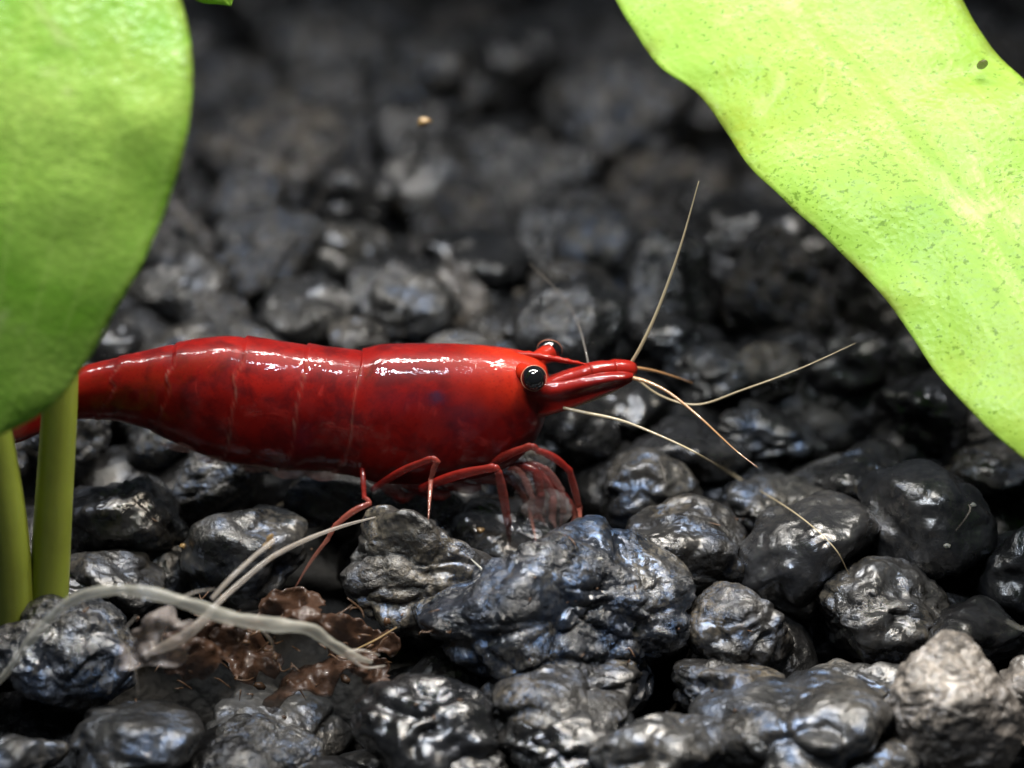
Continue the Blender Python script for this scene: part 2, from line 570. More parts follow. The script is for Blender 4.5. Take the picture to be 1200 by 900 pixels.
placed = [(c.x, c.y, max(r[0], r[1])) for (_, c, r) in STONES]
cnt = 0
group_of = {}
for tries in range(9000):
    y = rng.uniform(-2.2, 7.5)
    x = rng.uniform(-3.1, 3.1) * (1 + max(0, y) * 0.05)
    r = rng.uniform(0.15, 0.27) * (1.0 + 0.45 * min(1, max(0, (y - 1.2) / 1.4)))
    if any((x - a) ** 2 + ((y - b) * 1.05) ** 2 < (0.72 * (r + q)) ** 2 for a, b, q in placed): continue
    kd, me = VAR[rng.randrange(len(VAR))]
    rz = r * rng.uniform(0.75, 1.05)
    z = ground(x, y) + rz * 0.42 + rng.uniform(-0.05, 0.06) + (0.12 * math.sin(x * 2.1 + 1) * math.sin(y * 1.7) if y > 1 else 0)
    px, py = project((x, y, z))
    if 130 < px < 490 and 690 < py < 840: continue
    placed.append((x, y, r))
    if px < -330 or px > 1530 or py > 1060 or py < -160: continue
    if y < 0.25 and z > ground(x, y): z -= 0.10
    o = obj('gravel_stone', me, None, (x, y, z))
    o.scale = (r * rng.uniform(0.9, 1.2), r, rz)
    o.rotation_euler = (rng.uniform(-0.3, 0.3), rng.uniform(-0.3, 0.3), rng.uniform(0, 6.28))
    zn = zone(px, py, y)
    size = 'small ' if r < 0.22 else 'large ' if r > 0.33 else ''
    near = min(STONES, key=lambda q: (q[1] - o.location).length)
    lb = size + LOOK[kd] + ' stone ' + zn
    if (near[1] - o.location).length < 0.85 and 'gap' not in zn and 'edge' not in zn:
        words = near[0]['label'].split()
        words = words[:9]
        while words[-1] in ('the', 'a', 'of', 'with', 'and', 'to', 'on', 'its', 'under', 'just', 'where', 'by', 'in', 'at', 'thin', 'long', 'bright', 'shrimp'): words.pop()
        lb = size + LOOK[kd] + ' stone next to the ' + ' '.join(words)
    tag(o, lb, 'stone', group_of.setdefault(lb, 'stones ' + zn))
    cnt += 1
    if cnt >= 235: break
print('filler stones', cnt)

# the finer gravel that fills the bed below them
V, F = [], []
d3, f3 = ico(2)
nv = 0
for k in range(1500):
    y = rng.uniform(-2.6, 8.5); x = rng.uniform(-4.2, 4.2)
    r = rng.uniform(0.16, 0.26)
    z = ground(x, y) - rng.uniform(0.12, 0.26)
    qx, qy = project((x, y, z))
    if ((x + 0.93) / 0.55) ** 2 + ((y + 0.6) / 0.34) ** 2 < 1 or (140 < qx < 480 and 690 < qy < 860): continue
    o3 = np.random.RandomState(k).uniform(-40, 40, 3)
    rr = 1 + 0.25 * vnoise(d3 * 1.6 + o3, 3)
    V.append(d3 * rr[:, None] * np.array([r, r, r * 0.8]) + np.array([x, y, z]))
    F += [[i + nv for i in q] for q in f3]
    nv += len(d3)
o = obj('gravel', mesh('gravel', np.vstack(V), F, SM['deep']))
tag(o, 'finer black gravel packed below and between the stones', 'gravel', None, 'stuff')

# substrate sheet
gx = np.concatenate([np.linspace(-14, -3.2, 10), np.linspace(-3, 3, 120), np.linspace(3.2, 14, 10)]); gy = np.concatenate([np.linspace(-6, -2.2, 8), np.linspace(-2, 1, 70), np.linspace(1.2, 22, 62)])
V = [(x, y, ground(x, y) - 0.34 + 0.05 * math.sin(3 * x) * math.sin(2.7 * y)) for y in gy for x in gx]
F = [[j * 140 + i, j * 140 + i + 1, (j + 1) * 140 + i + 1, (j + 1) * 140 + i] for j in range(139) for i in range(139)]
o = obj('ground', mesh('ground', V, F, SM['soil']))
o['kind'] = 'structure'


# ------------------------------------------------------------------ ray tests against the stones, for feet and roots
bpy.context.view_layer.update()


def bvh_of(objs):
    vs, fs = [], []
    for o in objs:
        b = len(vs)
        mw = o.matrix_world
        vs.extend(mw @ v.co for v in o.data.vertices)
        fs.extend([b + i for i in p.vertices] for p in o.data.polygons)
    return BVHTree.FromPolygons(vs, fs)


BV = bvh_of([s[0] for s in STONES])


def hit(px, py, fall_y):
    d = ray(px, py).normalized()
    h = BV.ray_cast(CAM, d)
    if h[0] is None: return at_y(px, py, fall_y)
    return h[0]


# ------------------------------------------------------------------ shrimp
def shell_mat():
    t = NT('shrimp_shell')
    co = t.coords()
    n1 = t.noise(co, 2.6, 4, 0.6, 0.5)
    n2 = t.noise(co, 11, 4, 0.6, 0.3)
    n3 = t.noise(co, 60, 2, 0.5)
    col = t.mix(t.ramp(n1, [(0.3, 0.0), (0.7, 1.0)]), (0.090, 0.0022, 0.0022), (0.205, 0.0058, 0.0034))
    col = t.mix(t.math('MULTIPLY', t.ramp(n2, [(0.46, 0.0), (0.64, 1.0)]), 0.75), col, (0.050, 0.0014, 0.0022))
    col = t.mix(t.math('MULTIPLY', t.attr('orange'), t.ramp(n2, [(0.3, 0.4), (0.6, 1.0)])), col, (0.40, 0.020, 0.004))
    # fine pigment grains and clearer gaps between them
    pg = t.voro(co, 70)
    col = t.mix(t.math('MULTIPLY', t.ramp(pg.outputs['Distance'], [(0.05, 1.0), (0.42, 0.0)]), 0.35), col, (0.07, 0.001, 0.0015))
    col = t.mix(t.math('MULTIPLY', t.ramp(t.noise(co, 6.5, 3, 0.6, 1.2), [(0.60, 0.0), (0.72, 1.0)]), 0.35), col, (0.36, 0.028, 0.022))
    col = t.mix(t.math('MULTIPLY', t.attr('blotch'), t.ramp(n2, [(0.35, 0.5), (0.6, 1.0)])), col, (0.012, 0.012, 0.03))
    col = t.mix(t.attr('pale'), col, (0.36, 0.20, 0.15))
    b = t.n('BsdfPrincipled')
    t.set(b, 'Base Color', col)
    t.set(b, 'Roughness', t.math('MULTIPLY_ADD', n2, 0.25, 0.32))
    t.set(b, 'Specular IOR Level', 0.10)
    t.set(b, 'Subsurface Weight', 0.30); t.set(b, 'Subsurface Radius', (0.10, 0.012, 0.008)); t.set(b, 'Subsurface Scale', 0.5)
    t.set(b, 'Coat Weight', t.ramp(t.noise(co, 9.0, 3), [(0.46, 0.08), (0.56, 0.85)])); t.set(b, 'Coat Roughness', 0.05)
    nb = t.bump(t.math('ADD', t.math('MULTIPLY', n2, 0.55), t.noise(co, 6.0, 2, 0.5)), 0.22, 0.05)
    t.set(b, 'Coat Normal', nb)
    t.set(b, 'Normal', t.bump(t.noise(co, 3.0, 2, 0.4), 0.15, 0.05))
    # thin translucent fringe of the plates
    tr = t.n('BsdfTransparent')
    mx = t.n('MixShader')
    t.set(mx, 0, t.math('MULTIPLY', t.attr('pale'), 0.55))
    t.t.links.new(b.outputs[0], mx.inputs[1]); t.t.links.new(tr.outputs[0], mx.inputs[2])
    return t.surf(mx)


def limb_mat(name, red, clear):
    t = NT(name)
    co = t.coords()
    n = t.noise(co, 14, 3, 0.6)
    fade = t.attr('fade')
    col = t.mix(fade, t.mix(n, tuple(c * 0.6 for c in red), red), clear)
    b = t.n('BsdfPrincipled')
    t.set(b, 'Base Color', col); t.set(b, 'Roughness', 0.3); t.set(b, 'Specular IOR Level', 0.3)
    t.set(b, 'Coat Weight', 0.9); t.set(b, 'Coat Roughness', 0.04)
    t.set(b, 'Normal', t.bump(t.noise(co, 26, 2), 0.35, 0.012))
    tr = t.n('BsdfTransparent')
    mx = t.n('MixShader')
    t.set(mx, 0, t.math('MULTIPLY_ADD', fade, 0.40, 0.36, clamp=True))
    t.t.links.new(b.outputs[0], mx.inputs[1]); t.t.links.new(tr.outputs[0], mx.inputs[2])
    return t.surf(mx)


def simple(name, col, rough, coat=0.0, sss=0.0, spec=0.5, alpha=0.0, bump=0.0, bscale=30):
    t = NT(name)
    co = t.coords()
    b = t.n('BsdfPrincipled')
    n = t.noise(co, bscale * 0.4, 4, 0.6)
    t.set(b, 'Base Color', t.mix(n, tuple(c * 0.65 for c in col), tuple(min(1, c * 1.25) for c in col)))
    t.set(b, 'Roughness', rough); t.set(b, 'Coat Weight', coat); t.set(b, 'Coat Roughness', 0.06)
    t.set(b, 'Specular IOR Level', spec)
    if sss:
        t.set(b, 'Subsurface Weight', sss); t.set(b, 'Subsurface Radius', (0.06, 0.05, 0.035)); t.set(b, 'Subsurface Scale', 0.6)
    if bump: t.set(b, 'Normal', t.bump(t.noise(co, bscale, 4), bump, 0.02))
    if alpha:
        tr = t.n('BsdfTransparent')
        mx = t.n('MixShader')
        t.set(mx, 0, t.math('MULTIPLY_ADD', n, alpha * 0.5, alpha * 0.75, clamp=True))
        t.t.links.new(b.outputs[0], mx.inputs[1]); t.t.links.new(tr.outputs[0], mx.inputs[2])
        return t.surf(mx)
    return t.surf(b)


M_SHELL = shell_mat()
M_LIMB = limb_mat('shrimp_limb', (0.27, 0.008, 0.005), (0.40, 0.16, 0.11))
M_CLEAR = limb_mat('shrimp_clear_limb', (0.25, 0.014, 0.01), (0.34, 0.20, 0.17))
M_EYE = simple('shrimp_eye', (0.004, 0.004, 0.005), 0.08, 1.0)
M_RIM = simple('shrimp_eye_rim_glint', (0.62, 0.25, 0.15), 0.2, 0.8, 0.0, alpha=0.35)
M_ANT = simple('antenna_horn', (0.46, 0.38, 0.24), 0.3, 0.6, alpha=0.35)
M_ANTD = simple('antenna_brown', (0.40, 0.22, 0.10), 0.25, 0.8, alpha=0.2)
M_ANTF = simple('antenna_faint', (0.15, 0.13, 0.11), 0.4, 0.2, alpha=0.7)
M_GLASSY = simple('shrimp_glassy_plate', (0.42, 0.20, 0.16), 0.2, 0.5, 0.0, alpha=0.80)

shrimp = thing('shrimp', at_y(380, 640, 0), 'glossy deep red shrimp walking across the dark stones', 'shrimp')
inv = Matrix.Translation(-shrimp.location)


def part(name, v, f, mat, parent=None, attrs=None, label=None):
    P = np.array(v) - np.array(shrimp.location[:])
    me = mesh(name, P, f, mat)
    for k, a in (attrs or {}).items(): add_attr(me, k, a)
    o = obj(name, me, parent or shrimp)
    if label: o['label'] = label
    return o


# body profile as seen from the side: picture x, top, bottom (kept from the photograph, built as a solid of revolution-like loft)
prof = [(40, 462, 484), (60, 447, 487), (95, 431, 491), (130, 421, 492), (170, 412, 502), (200, 405, 516), (235, 398, 532), (270, 395, 541), (305, 397.5, 547), (340, 402, 550),
        (380, 407, 552), (408, 409.5, 556), (424, 410.8, 560), (434, 408.6, 563), (444, 405.8, 565), (455, 404.5, 566), (480, 403.5, 567), (520, 403.5, 566), (560, 405, 560), (590, 408, 549),
        (610, 411.5, 536), (625, 416, 519), (634, 421, 503), (640, 428, 484), (643, 440, 465)]
S = spline(prof, 330)
xs, tp, bt = S[:, 0], S[:, 1], S[:, 2]
borders = [424, 360, 288, 208, 142, 96]       # plate edges along the back
M = 72
v, f, orange, blotch, pale = [], [], [], [], []
for i in range(len(S)):
    px = xs[i]
    ca = at_y(px, (tp[i] + bt[i]) / 2, 0)
    sc = (ca - CAM).dot(FWD) * PXU
    H = (bt[i] - tp[i]) / 2 * sc
    k = np.interp(px, [40, 95, 200, 300, 430, 520, 600, 643], [0.8, 0.66, 0.66, 0.66, 0.68, 0.66, 0.66, 0.80])
    a = H / math.sqrt(math.cos(PITCH) ** 2 + k * k * math.sin(PITCH) ** 2)
    for j in range(M):
        th = 2 * math.pi * j / M            # 0 = top, towards the viewer for positive
        cz, sy = math.cos(th), math.sin(th)
        # fuller flanks than an ellipse, slightly keeled back
        e = 0.92
        zz = math.copysign(abs(cz) ** e, cz)
        yy = math.copysign(abs(sy) ** 0.90, sy)
        low = (1 - cz) / 2
        pe = px + (34 * low ** 1.5 if px < 424 else 20 * low ** 1.5) + 2.5 * math.sin(low * 9 + px * 0.013) + 9 * math.exp(-((low - 0.22) / 0.08) ** 2) * (px < 300)     # edges sweep towards the tail lower down
        seg = 0.0
        ridge = 0.0
        for q in range(len(borders)):
            hi_ = borders[q]
            lo_ = borders[q + 1] if q + 1 < len(borders) else 20
            if lo_ <= pe < hi_:
                u = (hi_ - pe) / (hi_ - lo_)
                seg = 0.012 * u ** 2.5 - 0.009 * math.exp(-u * (hi_ - lo_) / 5.0)
                ridge = math.exp(-((1 - u) * (hi_ - lo_) / 2.2) ** 2) * (0.35 + 0.65 * max(0, math.sin(low * 17 + q * 2.3)))
                break
        if pe >= 424:
            seg = 0.010 * math.exp(-(pe - 424) / 22.0)
            ridge = math.exp(-((pe - 424) / 2.2) ** 2) * (0.3 + 0.5 * max(0, math.sin(low * 15)))
        # carapace grooves
        if px > 430:
            seg -= 0.010 * math.exp(-((px - 560 + 40 * (low - 0.3)) / 7.0) ** 2) * math.exp(-((low - 0.36) / 0.10) ** 2)
        w = 1 + seg * 2.2
        v.append((ca.x, -a * k * yy * w, ca.z + a * zz * w))
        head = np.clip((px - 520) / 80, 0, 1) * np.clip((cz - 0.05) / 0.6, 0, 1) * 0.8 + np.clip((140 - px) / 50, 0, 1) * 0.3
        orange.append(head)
        blotch.append(0.25 * (sy > 0) * math.exp(-((px - 545) / 26) ** 2 - ((low - 0.42) / 0.13) ** 2) + 0.2 * math.exp(-((px - 480) / 40) ** 2 - ((low - 0.30) / 0.08) ** 2) + max(0, math.exp(-((px - 513) / 8) ** 2 - ((low - 0.27) / 0.03) ** 2) if sy > 0 else 0) + 0.3 * math.exp(-((px - 358) / 10) ** 2 - ((low - 0.68) / 0.15) ** 2))
        pale.append(0.30 * ridge * (low > 0.06) + np.clip((low - 0.93) / 0.07, 0, 1) * 0.8 * (px < 470) * np.clip((px - 90) / 30, 0, 1))
n = len(S)
for i in range(n - 1):
    for j in range(M):
        j2 = (j + 1) % M
        f.append([i * M + j, i * M + j2, (i + 1) * M + j2, (i + 1) * M + j])
f.append([j for j in range(M)]); f.append([(n - 1) * M + j for j in range(M)][::-1])
part('body', v, f, M_SHELL, None, {'orange': orange, 'blotch': blotch, 'pale': pale})


def tube_part(name, spec, mat, n=40, sides=10, flat=1.0, fade=None, parent=None, smooth=True, wob=0.0):
    """spec: (px, py, y or Vector, radius in pixels)."""
    pts, rad = [], []
    for q in spec:
        p = q[2] if isinstance(q[2], Vector) else at_y(q[0], q[1], q[2])
        pts.append(p)
        rad.append(q[3] * 14.2 * PXU)
    v, f = tube_geo(pts, rad, n, sides, flat, wob, smooth=smooth)
    at = {}
    if fade is not None:
        m = len(v) // sides
        at['fade'] = np.repeat(np.interp(np.linspace(0, 1, m), np.linspace(0, 1, len(fade)), fade), sides)
    return part(name, v, f, mat, parent, at)


# rostrum: a blade running forward from the back edge of the carapace, with small teeth on its upper edge
rs = [(575, 420, 6), (600, 415, 7), (625, 415.5, 6.5), (650, 419.5, 5), (675, 424.5, 3), (697, 429, 0.6)]
v, f = [], []
R = spline(rs, 60)
for i, (px, py, hw) in enumerate(R):
    c = at_y(px, py, 0)
    u = hw * 14.2 * PXU
    tooth = 0.003 * max(0, math.sin(px * 0.55)) if px > 600 else 0
    for (yy, zz) in ((0, 0.5 * u + tooth), (-0.5 * u, -0.15 * u), (-0.3 * u, -0.75 * u), (0, -1.0 * u), (0.3 * u, -0.75 * u), (0.5 * u, -0.15 * u)):
        v.append((c.x, yy, c.z + zz))
for i in range(59):
    for k in range(6):
        f.append([i * 6 + k, i * 6 + (k + 1) % 6, (i + 1) * 6 + (k + 1) % 6, (i + 1) * 6 + k])
zero = [0.0] * len(v)
part('rostrum', v, f, M_SHELL, None, {'orange': [0.35] * len(v), 'blotch': zero, 'pale': zero})


def ellipsoid(c, r, rot=None, sub=4):
    d, f = ico(sub)
    v = d * np.array(r)
    if rot is not None: v = v @ np.array(rot.to_3x3()).T
    return v + np.array(c[:]), f


# eyes on short stalks, one each side
for s in (-1, 1):
    ec = at_y(625.5, 443, -0.150) if s < 0 else at_y(644, 411, 0.135)
    stalk0 = Vector((ec.x - 0.06, ec.y * 0.25, ec.z - 0.01))
    v, f = tube_geo([stalk0, (stalk0 + ec) / 2, ec - Vector((0, 0.02 * s, 0))], [0.03, 0.032, 0.036], 14, 16)
    z_ = [0.0] * len(v)
    part('eye_stalk', v, f, M_SHELL, None, {'orange': [0.6] * len(v), 'blotch': z_, 'pale': z_})
    v, f = ellipsoid(ec, (0.046, 0.044, 0.046))
    eo = part('eye', v, f, M_EYE)
    # pale rim standing in for the bright edge the cornea refracts, facing sideways and a little up
    q = Vector((0.12, s * 0.95, 0.30)).normalized().to_track_quat('Z', 'Y').to_matrix()
    v, f = [], []
    A, B = 36, 8
    for i in range(A):
        for j in range(B):
            p, t_ = 2 * math.pi * i / A, 2 * math.pi * j / B
            rr = 0.0465 + 0.0015 * math.cos(t_)
            v.append(Vector(ec) + q @ Vector((rr * math.cos(p), rr * math.sin(p), 0.006 + 0.0015 * math.sin(t_))))
            f.append([i * B + j, ((i + 1) % A) * B + j, ((i + 1) % A) * B + (j + 1) % B, i * B + (j + 1) % B])
    part('eye_rim_glint', [p[:] for p in v], f, M_RIM, eo)

# antenna bases: broad antennal scale below, jointed stalk above, one pair
for s in (-1, 1):
    yb = 0.085 * s
    dx = 0 if s < 0 else 4
    # scale: a long leaf shaped plate
    cen = [(608, 464, 20), (632, 467, 23), (655, 464, 21.5), (680, 457, 19), (705, 450, 15), (728, 444.5, 10), (741, 442, 5.0)]
    R = spline(cen, 50)
    v, f = [], []
    Q = 18
    for i, (px, py, hw) in enumerate(R):
        c = at_y(px + dx, py - (3 if s > 0 else 0), yb + 0.02 * s * math.sin(i / 49 * 3.1))
        u = hw * 14.2 * PXU
        for k in range(Q):
            th = 2 * math.pi * k / Q
            fl = 0.030 + 0.016 * math.sin(3 * th + 0.6)
            v.append((c.x + 0.18 * u * math.sin(th), c.y + fl * math.cos(th) * min(1, hw / 9), c.z + u * math.sin(th)))
    for i in range(49):
        for k in range(Q):
            f.append([i * Q + k, i * Q + (k + 1) % Q, (i + 1) * Q + (k + 1) % Q, (i + 1) * Q + k])
    f.append(list(range(Q))[::-1]); f.append([49 * Q + k for k in range(Q)])
    zz = np.array([0.0] * len(v)); edge = np.array([np.clip(-math.sin(2 * math.pi * (k % Q) / Q) - 0.80, 0, 1) * 3.0 for k in range(len(v))])
    part('antennal_scale', v, f, M_SHELL, None, {'orange': zz + 0.12, 'blotch': zz, 'pale': np.clip(edge, 0, 0.75)})
    if s < 0:
        tube_part('scale_edge', [(636, 486, yb - 0.01, 1.2), (660, 480.5, yb - 0.015, 1.7), (690, 470, yb - 0.015, 1.8), (715, 460, yb - 0.01, 1.6), (738, 448, yb, 0.8)], M_ANT, 40, 8)
    # three jointed stalk
    tube_part('antenna_stalk', [(628, 458, yb * 0.9, 9), (650, 451 if s < 0 else 449, yb, 10), (668, 444.5 if s < 0 else 443, yb, 10.5), (686, 438 if s < 0 else 437, yb, 9.5), (691, 436.5, yb * 0.9, 11.5),
              (706, 433.5, yb * 0.8, 11), (716, 432.5, yb * 0.75, 10), (719, 432.5, yb * 0.7, 11.5), (734, 433, yb * 0.6, 11), (742, 434, yb * 0.5, 9), (746, 435, yb * 0.5, 4)],
              M_SHELL, 70, 14).data
    st = [o for o in shrimp.children if o.name.startswith('antenna_stalk')][-1]
    for nm, val in (('orange', 0.25), ('blotch', 0.0), ('pale', 0.0)): add_attr(st.data, nm, [val] * len(st.data.vertices))

# antennae: tapered whips
def near(px, py, y=9.0):
    # a little above the stone that the whip trails over
    p = hit(px, py, -0.3)
    p = p + (CAM - p).normalized() * 0.04
    q = at_y(px, py, y)
    return p if p.y < q.y else q


ants = [
    ('antenna', [(738, 428, -0.03, 2.6), (752, 404, -0.03, 2.7), (772, 360, -0.02, 2.3), (797, 290, 0.0, 1.7), (819, 212, 0.02, 0.7)], M_ANT),
    ('antenna', [(736, 442, -0.08, 3.4), (757, 447, -0.10, 3.0), (785, 461, -0.14, 2.4), (820, 489, -0.22, 1.8), (860, 526, -0.30, 1.1), (888, 548, -0.36, 0.5)], M_ANTD),
    ('antenna', [(740, 430, 0.05, 2.8), (768, 435, 0.12, 2.2), (795, 443, 0.2, 1.3), (812, 449, 0.25, 0.6)], M_ANTD),
    ('antenna', [(738, 438, 0.02, 2.0), (775, 464, 0.02, 1.6), (818, 474, 0.0, 1.5), (870, 457, -0.02, 1.4), (935, 433, -0.03, 1.1), (1003, 402, -0.03, 0.6)], M_ANT),
    ('antenna', [(660, 478, -0.12, 2.6), (688, 484, -0.14, 2.6), (732, 494, -0.18, 2.0), (790, 518, near(790, 518, -0.24), 1.6), (825, 536, near(825, 536, -0.26), 1.45), (860, 557, near(860, 557), 1.3), (930, 600, near(930, 600), 1.2), (976, 640, near(976, 640), 1.0), (995, 673, near(995, 673), 0.6)], M_ANT),
    ('antenna', [(690, 430, 0.06, 2.0), (686, 410, 0.12, 1.7), (676, 376, 0.25, 1.3), (655, 343, 0.45, 1.0), (620, 308, 0.7, 0.6)], M_ANTF),
]
for nm, sp, mt in ants: tube_part(nm, [(a, b, c, r * 0.80) for a, b, c, r in sp], mt, 60, 8)

# walking legs; feet meet the stones
fA = hit(502, 609, -0.2); fB = hit(598, 643, -0.2); fC = hit(681, 632, -0.1); fD = hit(662, 628, -0.1); fE = hit(344, 692, -0.3); fF = hit(628, 634, -0.1)


def leg_part(name, joints, mat, fade, flat=0.7):
    """joints: (px, py, y or Vector, radius px of the segment that starts here); straight segments, slim at the joints."""
    P = [q[2] if isinstance(q[2], Vector) else at_y(q[0], q[1], q[2]) for q in joints]
    pts, rad, fd = [], [], []
    last = len(P) - 2
    for k in range(len(P) - 1):
        r = joints[k][3] * 0.68
        for u in np.linspace(0, 1, 9)[(0 if k == 0 else 1):]:
            bow = Vector((0, 0, 0.012)) * math.sin(math.pi * u) * (1 if k % 2 == 0 else 0.4)
            pts.append(P[k].lerp(P[k + 1], float(u)) + bow)
            prof_ = 0.74 + 0.34 * math.sin(math.pi * min(1, u * 1.05)) ** 0.8
            if u > 0.9 and k < last: prof_ = 0.98
            if k == last: prof_ *= 1.0 - 0.75 * u
            rad.append(r * prof_ * 14.2 * PXU)
            fd.append(fade[k] + (fade[k + 1] - fade[k]) * u)
    v, f = tube_geo(pts, rad, (len(pts) - 1) * 2, 12, flat, smooth=False)
    m = len(v) // 12
    return part(name, v, f, mat, None, {'fade': np.repeat(np.interp(np.linspace(0, 1, m), np.linspace(0, 1, len(fd)), fd), 12)})


legs = [
    ([(424, 545, -0.12, 4.6), (427, 584, -0.20, 4.4), (434, 590, -0.22, 5.4), (393, 616, -0.26, 4.4), (384, 632, -0.27, 4.0), (344, 692, fE, 2)], [0, 0.1, 0.35, 0.5, 0.75, 1.0]),
    ([(436, 574, -0.14, 6.6), (504, 538, -0.27, 5.6), (513, 541, -0.28, 5.0), (505, 562, -0.27, 4.6), (502, 609, fA, 2)], [0, 0.1, 0.25, 0.45, 1.0]),
    ([(492, 573, -0.15, 8.6), (578, 548, -0.30, 7.0), (584, 553, -0.30, 7.6), (595, 612, -0.25, 6.4), (598, 643, fB, 2)], [0, 0.1, 0.15, 0.3, 0.8]),
    ([(500, 582, 0.05, 5.5), (582, 563, 0.0, 5.0), (602, 567, 0.0, 5.0), (620, 596, 0.03, 4.2), (628, 634, fF, 2)], [0.1, 0.2, 0.5, 0.8, 1.0]),
    ([(560, 554, -0.10, 7.6), (621, 523, -0.18, 6.2), (630, 528, -0.18, 6.8), (667, 551, -0.17, 6.2), (679, 596, -0.14, 5.0), (681, 632, fC, 2)], [0, 0.15, 0.05, 0.05, 0.4, 1.0]),
    ([(570, 554, 0.02, 7.5), (622, 545, 0.05, 7.0), (664, 584, 0.04, 5.6), (674, 606, 0.03, 4.0), (662, 628, fD, 2)], [0, 0.05, 0.1, 0.6, 1.0]),
]
for sp, fd in legs: leg_part('walking_leg', sp, M_LIMB, fd)

# small front claws and feeding limbs folded under the head, glassy
for sp, fd in [
    ([(598, 548, -0.05, 7), (628, 552, -0.08, 8), (634, 580, -0.08, 8), (630, 606, -0.06, 5), (640, 616, -0.05, 1.5)], [0.0, 0.1, 0.3, 0.6, 0.9]),
    ([(606, 550, 0.0, 7), (634, 556, 0.0, 7), (649, 582, -0.02, 7), (647, 608, -0.04, 5), (652, 622, -0.05, 1.5)], [0.1, 0.2, 0.5, 0.8, 1.0]),
    ([(588, 556, 0.06, 6), (608, 566, 0.08, 7), (617, 592, 0.06, 6), (612, 612, 0.04, 3)], [0.2, 0.4, 0.8, 1.0]),
    ([(596, 552, -0.10, 6), (612, 556, -0.12, 6), (624, 584, -0.12, 6), (622, 608, -0.10, 4), (628, 620, -0.08, 1.5)], [0.2, 0.5, 0.7, 0.9, 1.0]),
    ([(610, 546, -0.04, 6), (640, 550, -0.06, 6), (658, 574, -0.06, 6), (660, 600, -0.06, 4), (656, 620, -0.05, 1.5)], [0.2, 0.3, 0.7, 0.9, 1.0]),
    ([(604, 552, 0.05, 6), (628, 560, 0.06, 6), (640, 584, 0.05, 6), (638, 606, 0.03, 4), (643, 620, 0.02, 1.5)], [0.2, 0.6, 0.8, 0.9, 1.0]),
]: leg_part('claw_leg', sp, M_CLEAR, fd)

# upper leg bases along the underside
for (a0, a1, yy, r) in [((448, 562), (470, 582), -0.06, 11), ((480, 564), (512, 580), -0.06, 11), ((520, 562), (548, 572), -0.05, 10), ((556, 555), (582, 562), -0.04, 10)]:
    tube_part('leg_base', [(a0[0] - 12, a0[1] - 6, yy, r), (*a0, yy, r), (*a1, yy, r * 0.75), (a1[0] + 16, a1[1] - 2, yy, r * 0.3)], M_LIMB, 24, 12, 0.8, [0, 0, 0.1, 0.2])

# swimmerets: glassy flaps hanging below the abdomen
for (x0, y0, x1, y1, r) in [(402, 548, 380, 566, 13), (362, 546, 338, 563, 13), (322, 542, 298, 556, 12), (280, 535, 254, 547, 11), (236, 526, 212, 533, 9)]:
    tube_part('swimmeret', [(x0 + 12, y0 - 14, -0.07, r * 0.8), (x0, y0 - 7, -0.08, r), ((x0 + x1) / 2, (y0 + y1) / 2 - 7, -0.09, r), (x1 - 6, y1 - 9, -0.09, r * 0.6), (x1 - 24, y1 - 12, -0.09, 1.5)], M_GLASSY, 26, 12, 0.3)

# tail fan: telson and two pairs of flaps
for (pts, mt) in [
    ([(78, 462, 0, 16), (50, 478, 0, 13), (20, 492, 0, 9), (-6, 503, 0, 3)], M_SHELL),
    ([(80, 468, -0.06, 14), (52, 487, -0.12, 17), (22, 501, -0.17, 15), (2, 512, -0.20, 6)], M_SHELL),
    ([(80, 466, 0.06, 14), (52, 480, 0.12, 17), (22, 490, 0.18, 16), (-2, 497, 0.22, 6)], M_SHELL),
    ([(78, 470, -0.04, 12), (48, 492, -0.08, 14), (18, 508, -0.12, 12), (4, 515, -0.14, 5)], M_SHELL),
]:
    tube_part('tail_flap', pts, mt, 30, 16, 0.22)
    o = shrimp.children[-1]
    for o in shrimp.children:
        if o.name.startswith('tail_flap') and 'pale' not in o.data.attributes:
            n_ = len(o.data.vertices)
            rad = np.arange(n_) / n_
            add_attr(o.data, 'orange', rad * 0.2); add_attr(o.data, 'blotch', rad * 0); add_attr(o.data, 'pale', np.clip(rad - 0.55, 0, 1) * 0.8)


